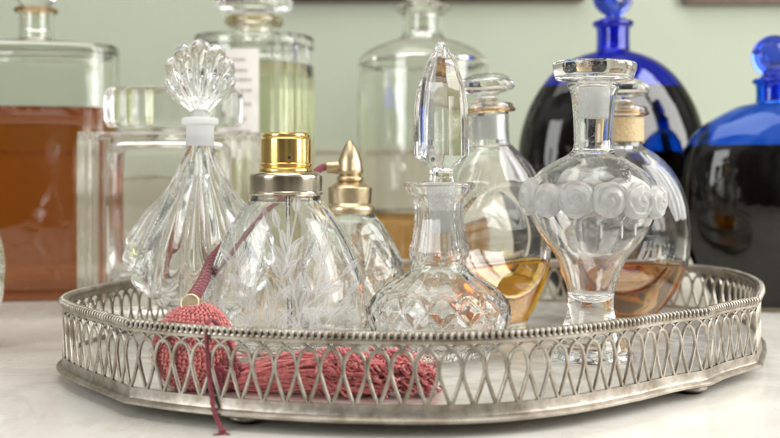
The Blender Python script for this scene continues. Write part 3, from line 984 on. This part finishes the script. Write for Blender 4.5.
# knitted tassel head
V = []; Fc = []
for i in range(260):
    t = rnd.random(); a = rnd.random() * 2 * pi
    r0 = 0.95 * sin(pi * (0.18 + 0.72 * t)) + .1
    c = (X(208, 61) + t * 1.9, 61.1 + cos(a) * r0, FLOOR + 1.15 + sin(a) * r0 * .95)
    ellipsoid(V, Fc, loc(c), 0.2, 0.17, 0.26, None, 7, 5)
new_obj('tassel_head', V, Fc, M['darkred'], at2)
# loose cord hanging over the rim
V = []; Fc = []
cp = [(X(236, 60.5), 60.6, 3.2), (X(228, 60), 60.2, 4.6), (X(219, 59.4), 59.6, 5.5), (X(213, 58.9), 59.0, 5.98), (X(209, 58.6), 58.55, 5.98), (X(207.3, 58.2), 58.05, 5.3), (X(207.5, 58.1), 58.05, 4.2),
      (X(209, 58.1), 58.1, 3.0), (X(211, 57.8), 57.9, 2.0), (X(214, 57.5), 57.45, 1.1), (X(219, 57.1), 57.05, 0.45), (X(222, 56.4), 56.5, 0.15)]
tube_mesh(V, Fc, spline3([loc(p) for p in cp], 10), lambda t: 0.135 + 0.02 * sin(t * 180), 8)
e = loc(cp[-1])
ellipsoid(V, Fc, e, 0.24, 0.2, 0.15, None, 10, 7)
for q_ in range(6):
    tube_mesh(V, Fc, [e, (e[0] + .3 * cos(q_) + .1, e[1] - .25 + .1 * sin(q_), 0.06), (e[0] + .45 * cos(q_ * .8), e[1] - .4, 0.05)], 0.035, 5)
new_obj('cord', V, Fc, M['darkred'], at2)

# ------------------------------------------------------------------ two moon flasks with amber scent
def flask(D, cx, lvl, liq, label, rz, wrap, glassmat, dx=0, w=1.0, q=0.42, tilt=0):
    t = thing('scent_flask', label, 'flask', (X(cx, D), D, 0.0), rz=rz, tilt=tilt)
    ks = D / 86.0
    def y_(y): return y
    rows = [(20, 103, 1), (25, 104.5), (26.5, 108), (25, 112, 1), (20.5, 113, 1), (20.5, 142), (24, 147), (35, 154), (50, 169), (62, 190), (68.5, 215), (70, 240), (67, 265), (58, 289), (45, 309), (35, 320), (34, 328.4, 1)]
    rows = [((a[0] * (w if a[0] > 30 else 1)), a[1]) + tuple(a[2:]) for a in rows]
    outer = px_profile(86.0, rows, 8)
    zc = Z(238, 86)
    def mod(x, y, z, r, th):
        rho = sqrt(x * x + ((z - zc) * 0.95) ** 2)
        if r > 2.5 and rho < 4.5:
            e_ = min(1.0, rho / 4.5)
            g = 1 - 0.78 * (1 - e_ ** 3.0)
            return (x, y * g, z)
        return (x, y, z)
    b, inn = bottle('bottle', outer, 0.42, 0.7, glassmat, t, rmin=1.2, seg=160, q=q, rn=1.9, mod=None if dx else mod, allmod=True)
    inn2 = [(r if z > 8 else r, z) for r, z in inn]
    if not dx:
        # inner wall follows the dimple, so the liquid uses it too
        pass
    liquid(inn2, lvl, liq, t, seg=160, q=q, rn=1.9, grow=0.1, mod=None if dx else mod)
    s = lathe('stopper', px_profile(86.0, [(0, 73, 1), (14, 74.5), (25, 80), (28, 86), (26.5, 90), (20, 92.5), (12, 94.5, 1), (10, 98), (13, 102.5, 1), (14, 104), (13.5, 118), (13.5, 138, 1), (0, 139, 1)], 5), M['dusty'], t, 72, sharp=40)
    lathe('ground_shaft', px_profile(86.0, [(0, 139.5, 1), (15.2, 139.6, 1), (15.2, 116, 1), (0, 116, 1)], 2), M['ground'] if not wrap else M['stain'], s, 48, sharp=40)
    V = []; Fc = []
    rr = 25.6 / 11.72
    tube_mesh(V, Fc, [(rr * cos(2 * pi * i / 48), rr * sin(2 * pi * i / 48), Z(110.5, 86)) for i in range(48)], 0.2, 10, closed=True)
    new_obj('stained_rim', V, Fc, M['stain'], t)
    if wrap:
        V = []; Fc = []
        r = 21.6 / 11.72
        z0, z1 = Z(141, 86), Z(116, 86)
        turns = 15; pts = []
        for i in range(turns * 28):
            a = 2 * pi * i / 28
            pts.append((r * cos(a), r * sin(a), z0 + (z1 - z0) * i / (turns * 28)))
        tube_mesh(V, Fc, pts, 0.085, 6)
        new_obj('neck_thread', V, Fc, M['thread_gold'], t)
    return t
flask(86.0, 500, Z(262, 86), M['amber'], 'clear moon flask of amber scent with mushroom stopper behind the crystal decanter', 24, False, M['dusty'], w=0.88, tilt=-3.5)
fb = flask(90.0, 622, Z(262, 90) , M['honey'], 'clear moon flask of amber scent with gold thread bound round its neck', -14, True, M['dusty'])

# ------------------------------------------------------------------ square bottle behind the tray
D = 106.0
k = F / D
sq = thing('square_bottle', 'clear square bottle with thick glass walls and wide fluted stopper behind the tray', 'bottle', (X(174, D), D, 0), rz=4)
W = 88 / k
rows = [(22, 129, 1), (22, 131), (30, 132.5), (70, 134), (82, 135.5), (87, 140), (88, 147), (88, 300), (87, 309), (84, 313.6, 1)]
outer = px_profile(D, rows, 6)
def sqmod(x, y, z, r, t):
    w = min(1, max(0, (r - 5.5) / 2))
    g = 1 + w * 0.03 * cos(24 * t)
    return (x, y * g, z)
innr = [(0, Z(277, D)), (3, Z(277, D)), (5.6, Z(276, D)), (6.4, Z(270, D)), (6.5, Z(200, D)), (6.4, Z(150, D)), (5.8, Z(144, D)), (3, Z(141, D)), (1.4, Z(139, D)), (1.3, Z(129, D))]
o2 = [(0, outer[0][1] + .1), (6, outer[0][1] + .1)] + outer
lathe('bottle', o2 + innr[::-1], M['warm'], sq, 128, q=0.32, rn=2.3, sup=9, mod=sqmod, nmod=len(o2))
def flmod(x, y, z, r, t):
    g = 1 + 0.035 * abs(cos(9 * t)) * min(1, r / 3)
    return (x * g, y * g, z)
s = lathe('stopper', px_profile(D, [(0, 87.5, 1), (40, 88), (60, 89), (65, 92), (66, 97), (66, 118), (64, 125), (58, 128), (24, 128.5, 1), (22, 129, 1), (12.5, 130, 1), (12, 140, 1), (0, 141, 1)], 5), M['warm'], sq, 216, q=0.42, rn=1.6, mod=flmod)
# ------------------------------------------------------------------ big amber bottle at the back
D = 121.0
k = F / D
am = thing('decanter', 'large oval glass decanter two thirds full of brown liquid beside the square bottle', 'decanter', (X(36, D), D, 0), rz=9)
rows = [(18, 12, 1), (19, 8.5), (19, 12.5), (17, 14), (17, 36), (19, 40), (34, 42.5), (58, 45), (72, 49), (79, 56), (80, 66), (80, 280), (79, 291), (75, 295.8, 1)]
rows[0] = (15, 8, 1)
outer = px_profile(D, rows, 6)
b, inn = bottle('bottle', outer, 0.35, 0.5, M['old'], am, seg=128, q=0.50, rn=2.2, sup=3.4, rmin=1.3)
liquid(inn, Z(109, D), M['brown'], am, grow=0.12, seg=128, q=0.50, rn=2.2, sup=3.4)
lathe('stopper', px_profile(D, [(0, -26, 1), (14, -24), (21, -12), (20, -2), (14, 6), (11, 9), (13, 12), (12, 30, 1), (0, 31, 1)], 5), M['old'], am, 64, q=.6, rn=1.7)
V = []; Fc = []
tube_mesh(V, Fc, [(2.3 * cos(2 * pi * i / 48), 2.3 * sin(2 * pi * i / 48), Z(11, D)) for i in range(48)], 0.26, 12, closed=True)
new_obj('stained_rim', V, Fc, M['stain'], am)
# ------------------------------------------------------------------ labelled bottle
D = 129.0
k = F / D
lb = thing('cologne_bottle', 'ribbed glass bottle of yellow-green liquid with an old paper label', 'bottle', (X(254, D), D, 0), rz=0)
rows = [(24, 17, 1), (28, 18.5), (28, 25), (24.5, 27.5, 1), (23.5, 30), (23.5, 43), (30, 45.0), (50, 46.5), (56.5, 50), (58, 57), (58, 275), (57, 284), (54, 289, 1)]
outer = px_profile(D, rows, 6)
def rib(x, y, z, r, t):
    g = 1
    if r > 6 and cos(t) > -0.5 or (r > 6 and sin(t) > 0):
        lab = sin(t) < -0.2 and -0.55 < cos(t) < 0.28
        if not lab: g = 1 + 0.03 * cos(26 * t)
    return (x * g, y * g, z)
b, inn = bottle('bottle', outer, 0.4, 0.8, M['old'], lb, seg=208, q=0.85, rn=3.2, sup=2.6, rmin=1.8, mod=rib)
liquid(inn, Z(66, D), M['yellow'], lb, grow=0.1, seg=208, q=0.85, rn=3.2, sup=2.6)
lathe('stopper', px_profile(D, [(0, -14, 1), (35, -13), (37, -8), (37, 6), (36, 10), (26, 12.5, 1), (16, 15), (16, 17, 1), (15, 40, 1), (0, 41, 1)], 4), M['old'], lb, 104, mod=lambda x, y, z, r, t: (x * (1 + .03 * abs(cos(12 * t))), y * (1 + .03 * abs(cos(12 * t))), z), sharp=30)
V = []; Fc = []
tube_mesh(V, Fc, [(3.35 * cos(2 * pi * i / 48), 3.35 * sin(2 * pi * i / 48), Z(22, D)) for i in range(48)], 0.42, 12, closed=True)
new_obj('stained_rim', V, Fc, M['stain_pale'], lb)
def lab_pt(x, z):
    r = 58 / k; d = 3.2 + (r - 3.2) * .85
    n = 2.6
    yy = d * (max(0, 1 - (abs(x) / r) ** n)) ** (1 / n) + 0.10
    return (x, -yy, z)
V = []; Fc = []
x0, x1 = (226 - 254) / k, (266 - 254) / k
zt0, zb0 = Z(55, D), Z(160, D)
nx, nz = 16, 12
for i in range(nz + 1):
    for j in range(nx + 1):
        x = x0 + (x1 - x0) * j / nx; z = zb0 + (zt0 - zb0) * i / nz
        if i == nz: z -= 0.55 * max(0, 1 - j / 6.0)
        V.append(lab_pt(x, z))
for i in range(nz):
    for j in range(nx):
        a = i * (nx + 1) + j
        Fc.append((a, a + 1, a + nx + 2, a + nx + 1))
lab = new_obj('label', V, Fc, M['paper'], lb)
V = []; Fc = []
rnd = random.Random(9)
for (yy, xa, xb) in ((66, 238, 253), (76, 240, 254), (85, 234, 258), (95, 238, 258), (108, 242, 258), (122, 240, 254), (134, 236, 257)):
    x = xa
    while x < xb:
        w_ = rnd.uniform(1.2, 2.4)
        h_ = rnd.uniform(2.4, 3.8)
        b = len(V)
        for (p, q_) in ((x, yy + h_ / 2), (x + w_, yy + h_ / 2), (x + w_, yy - h_ / 2), (x, yy - h_ / 2)):
            v = lab_pt((p - 254) / k, Z(q_, D)); V.append((v[0], v[1] - .03, v[2]))
        Fc.append((b, b + 1, b + 2, b + 3))
        x += w_ + rnd.uniform(.5, 1.0)
new_obj('faded_writing', V, Fc, M['ink'], lab)
# ------------------------------------------------------------------ tall apothecary bottle
D = 128.0
k = F / D
ap = thing('apothecary_bottle', 'tall round clear apothecary bottle with a little brown liquid at its foot', 'bottle', (X(422.5, D), D, 0))
rows = [(20, 5, 1), (27, 6), (28, 9), (26, 12), (21, 15), (20, 18), (20, 34), (24, 39), (38, 44), (52, 50), (62, 58), (65, 66), (65, 80), (65, 270), (63, 284), (58, 289.8, 1)]
outer = px_profile(D, rows, 7)
b, inn = bottle('bottle', outer, 0.35, 0.8, M['old'], ap, seg=112, rmin=1.7)
liquid(inn, Z(211, D), M['whisky'], ap, seg=112)
lathe('stopper', px_profile(D, [(0, -22, 1), (20, -20), (26, -12), (22, -4), (9, 1), (8, 4), (13, 6, 1), (12.5, 32, 1), (0, 33, 1)], 5), M['old'], ap, 48)

# ------------------------------------------------------------------ cobalt bottles
def two_tone(m, zl, low):
    m = m.copy(); nt = m.node_tree; bs = nt.nodes['Principled BSDF']
    up = bs.inputs['Base Color'].default_value[:]
    tc = N(nt, 'ShaderNodeTexCoord'); sp_ = N(nt, 'ShaderNodeSeparateXYZ'); nt.links.new(tc.outputs['Object'], sp_.inputs[0])
    r_ = N(nt, 'ShaderNodeMapRange'); r_.inputs['From Min'].default_value = (zl - 0.25) * S; r_.inputs['From Max'].default_value = (zl + 0.1) * S
    nt.links.new(sp_.outputs[2], r_.inputs['Value'])
    x_ = N(nt, 'ShaderNodeMix', data_type='RGBA'); x_.inputs[6].default_value = (*low, 1); x_.inputs[7].default_value = up
    nt.links.new(r_.outputs[0], x_.inputs[0]); nt.links.new(x_.outputs[2], bs.inputs['Base Color'])
    return m
def blue(D, cx, bcx, rows, lvl, discr, disccy, label, rz, gm):
    k = F / D
    gm = two_tone(gm, Z(lvl, D), (0.22, 0.19, 0.15))
    t = thing('cobalt_bottle', label, 'bottle', (X(cx, D), D, 0), rz=rz)
    outer = px_profile(D, rows, 8)
    b, inn = bottle('bottle', outer, 0.3, 0.6, gm, t, seg=144, q=0.46, rn=2.2, rmin=1.0)
    liquid(inn, Z(lvl, D), M['dark'], t, grow=0.12, seg=144, q=0.46, rn=2.2)
    # round flat stopper standing on edge
    V = []; Fc = []
    zc = Z(disccy, D); R = discr / k
    prof = [(0, -0.75), (R * .62, -0.75), (R * .70, -0.62), (R * .76, -0.78), (R * .93, -0.72), (R, -0.4), (R, .4), (R * .93, .72), (R * .76, .78), (R * .70, .62), (R * .62, .75), (0, .75)]
    seg = 56; rings = []
    for (r, yy) in prof:
        if r == 0: V.append((0, yy, zc)); rings.append([len(V) - 1]); continue
        rg = []
        for j in range(seg):
            a = 2 * pi * j / seg
            rg.append(len(V)); V.append((r * cos(a), yy, zc + r * sin(a)))
        rings.append(rg)
    for a, b_ in zip(rings[:-1], rings[1:]):
        for j in range(seg):
            j2 = (j + 1) % seg
            if len(a) == 1: Fc.append((a[0], b_[j], b_[j2]))
            elif len(b_) == 1: Fc.append((a[j], b_[0], a[j2]))
            else: Fc.append((a[j], b_[j], b_[j2], a[j2]))
    s = new_obj('stopper', V, Fc, M['cobalt'], t, True, 40)
    lip = rows[0][1]
    lathe('stopper_stem', px_profile(D, [(0, disccy + discr - 3, 1), (6, disccy + discr - 2), (9, disccy + discr + 2), (13, lip - 2), (12, lip, 1), (9.0, lip + 2, 1), (8.5, lip + 22, 1), (0, lip + 23, 1)], 4), M['cobalt'], s, 40)
rowsB = [(14, 21, 1), (19, 21.5), (20.5, 24), (19, 27, 1), (16.5, 28.5), (16.5, 48), (19, 52), (31, 55.5), (48, 63), (64, 76), (77, 93), (87, 112), (94, 135), (97, 160), (97, 190), (92, 220), (82, 250), (68, 275), (58, 288), (56, 295, 1)]
blue(122.0, 613, 611, rowsB, 87.5, 20.5, -4, 'large round cobalt blue bottle of dark liquid behind the bottle with roses', 8, M['cobalt'])
rowsR = [(15, 78.5, 1), (19, 79), (20.5, 81.5), (19, 84, 1), (17, 85.5), (17, 100), (20, 103), (36, 107), (56, 117), (74, 130), (86, 147), (92, 168), (94, 190), (93, 215), (88, 240), (78, 265), (66, 288), (58, 302), (56, 308, 1)]
blue(110.0, 773.5, 773.5, rowsR, 146, 21, 56.5, 'cobalt blue bottle of dark liquid with lighter blue shoulder at the end of the row', -6, M['cobalt_light'])
# ------------------------------------------------------------------ round bottle cut by the edge of the view
D = 84.0
rb = thing('round_bottle', 'clear round glass bottle of which only the curved edge shows beside the brown decanter', 'bottle', (X(-46, D), D, 0))
rows = [(16, 150, 1), (18, 152), (15, 156), (15, 196), (22, 206), (38, 222), (48, 245), (50, 272), (47, 300), (38, 325), (28, 342), (26, 348.8, 1)]
bottle('bottle', px_profile(D, rows, 8), 0.4, 0.7, M['crystal'], rb, seg=96, q=.6, rn=1.5)
lathe('stopper', px_profile(D, [(0, 118, 1), (14, 120), (19, 130), (16, 142), (9, 148), (10, 152), (9, 180, 1), (0, 181, 1)], 4), M['crystal'], rb, 48)

# ------------------------------------------------------------------ light
def area(name, loc_, target, sx, sy, power, color):
    L = bpy.data.lights.new(name, 'AREA'); L.shape = 'RECTANGLE'; L.size = sx * S; L.size_y = sy * S
    L.energy = power; L.color = color
    o = bpy.data.objects.new(name, L); col.objects.link(o)
    o.location = tuple(c * S for c in loc_)
    from mathutils import Vector
    d = Vector(target) - Vector(loc_)
    o.rotation_euler = d.to_track_quat('-Z', 'Y').to_euler()
    return o
# a tall window to the right (two panes), a second one to the left behind the camera
area('window_light', (104, 84, 55), (15, 72, 5), 40, 84, 5.2, (1.0, 0.985, 0.96))
area('window_light', (98, 34, 55), (15, 72, 5), 40, 84, 5.6, (1.0, 0.985, 0.96))
area('window_light', (-105, -10, 60), (0, 80, 8), 60, 84, 5.5, (0.97, 0.985, 1.0))
area('overhead_fill', (-10, 70, 150), (0, 80, 0), 150, 110, 7.5, (1.0, 0.97, 0.92))  # broad unseen overhead fill that softens the contrast of the windows

w = bpy.data.worlds.new('World'); sc.world = w; w.use_nodes = True
nt = w.node_tree
bg = nt.nodes['Background']
tc = N(nt, 'ShaderNodeTexCoord'); sep = N(nt, 'ShaderNodeSeparateXYZ')
nt.links.new(tc.outputs['Generated'], sep.inputs[0])
cr = N(nt, 'ShaderNodeValToRGB')
e = cr.color_ramp.elements
e[0].position = 0.0; e[0].color = (0.05, 0.042, 0.035, 1)
e[1].position = 1.0; e[1].color = (0.80, 0.79, 0.76, 1)
e.new(0.48).color = (0.16, 0.15, 0.135, 1)
e.new(0.60).color = (0.26, 0.255, 0.24, 1)
e.new(0.78).color = (0.66, 0.66, 0.63, 1)
mr = N(nt, 'ShaderNodeMapRange'); mr.inputs['From Min'].default_value = -1; mr.inputs['From Max'].default_value = 1
nt.links.new(sep.outputs[2], mr.inputs['Value']); nt.links.new(mr.outputs[0], cr.inputs['Fac'])
nz = N(nt, 'ShaderNodeTexNoise', Scale=2.2, Detail=3.0)
nt.links.new(tc.outputs['Generated'], nz.inputs['Vector'])
c3 = N(nt, 'ShaderNodeValToRGB'); e = c3.color_ramp.elements
e[0].position = 0.44; e[0].color = (0.45, 0.43, 0.42, 1); e[1].position = 0.56; e[1].color = (1.15, 1.15, 1.15, 1)
nt.links.new(nz.outputs['Fac'], c3.inputs['Fac'])
mxw = N(nt, 'ShaderNodeMix', data_type='RGBA', blend_type='MULTIPLY'); mxw.inputs[0].default_value = 1.0
nt.links.new(cr.outputs[0], mxw.inputs[6]); nt.links.new(c3.outputs[0], mxw.inputs[7])
nt.links.new(mxw.outputs[2], bg.inputs['Color'])
bg.inputs['Strength'].default_value = 1.0

# ------------------------------------------------------------------ camera
cam = bpy.data.cameras.new('camera'); co = bpy.data.objects.new('camera', cam); col.objects.link(co)
co.location = (0, 0, EYE * S)
co.rotation_euler = (radians(90), 0, 0)
cam.sensor_width = 36.0
cam.lens = F / 780.0 * 36.0
cam.shift_y = -(219.0 - HOR) / 780.0
cam.clip_start = 0.01; cam.clip_end = 50
cam.dof.use_dof = True
cam.dof.focus_distance = 68 * S
cam.dof.aperture_fstop = 9.0
sc.camera = co

sc.view_settings.view_transform = 'Standard'; sc.view_settings.look = 'None'
sc.view_settings.exposure = 0; sc.view_settings.gamma = 1
cy = sc.cycles
cy.max_bounces = 26; cy.transmission_bounces = 24; cy.glossy_bounces = 10; cy.diffuse_bounces = 4; cy.transparent_max_bounces = 16
cy.caustics_reflective = True; cy.caustics_refractive = True
cy.blur_glossy = 0.6; cy.sample_clamp_indirect = 6.0
cy.use_denoising = True
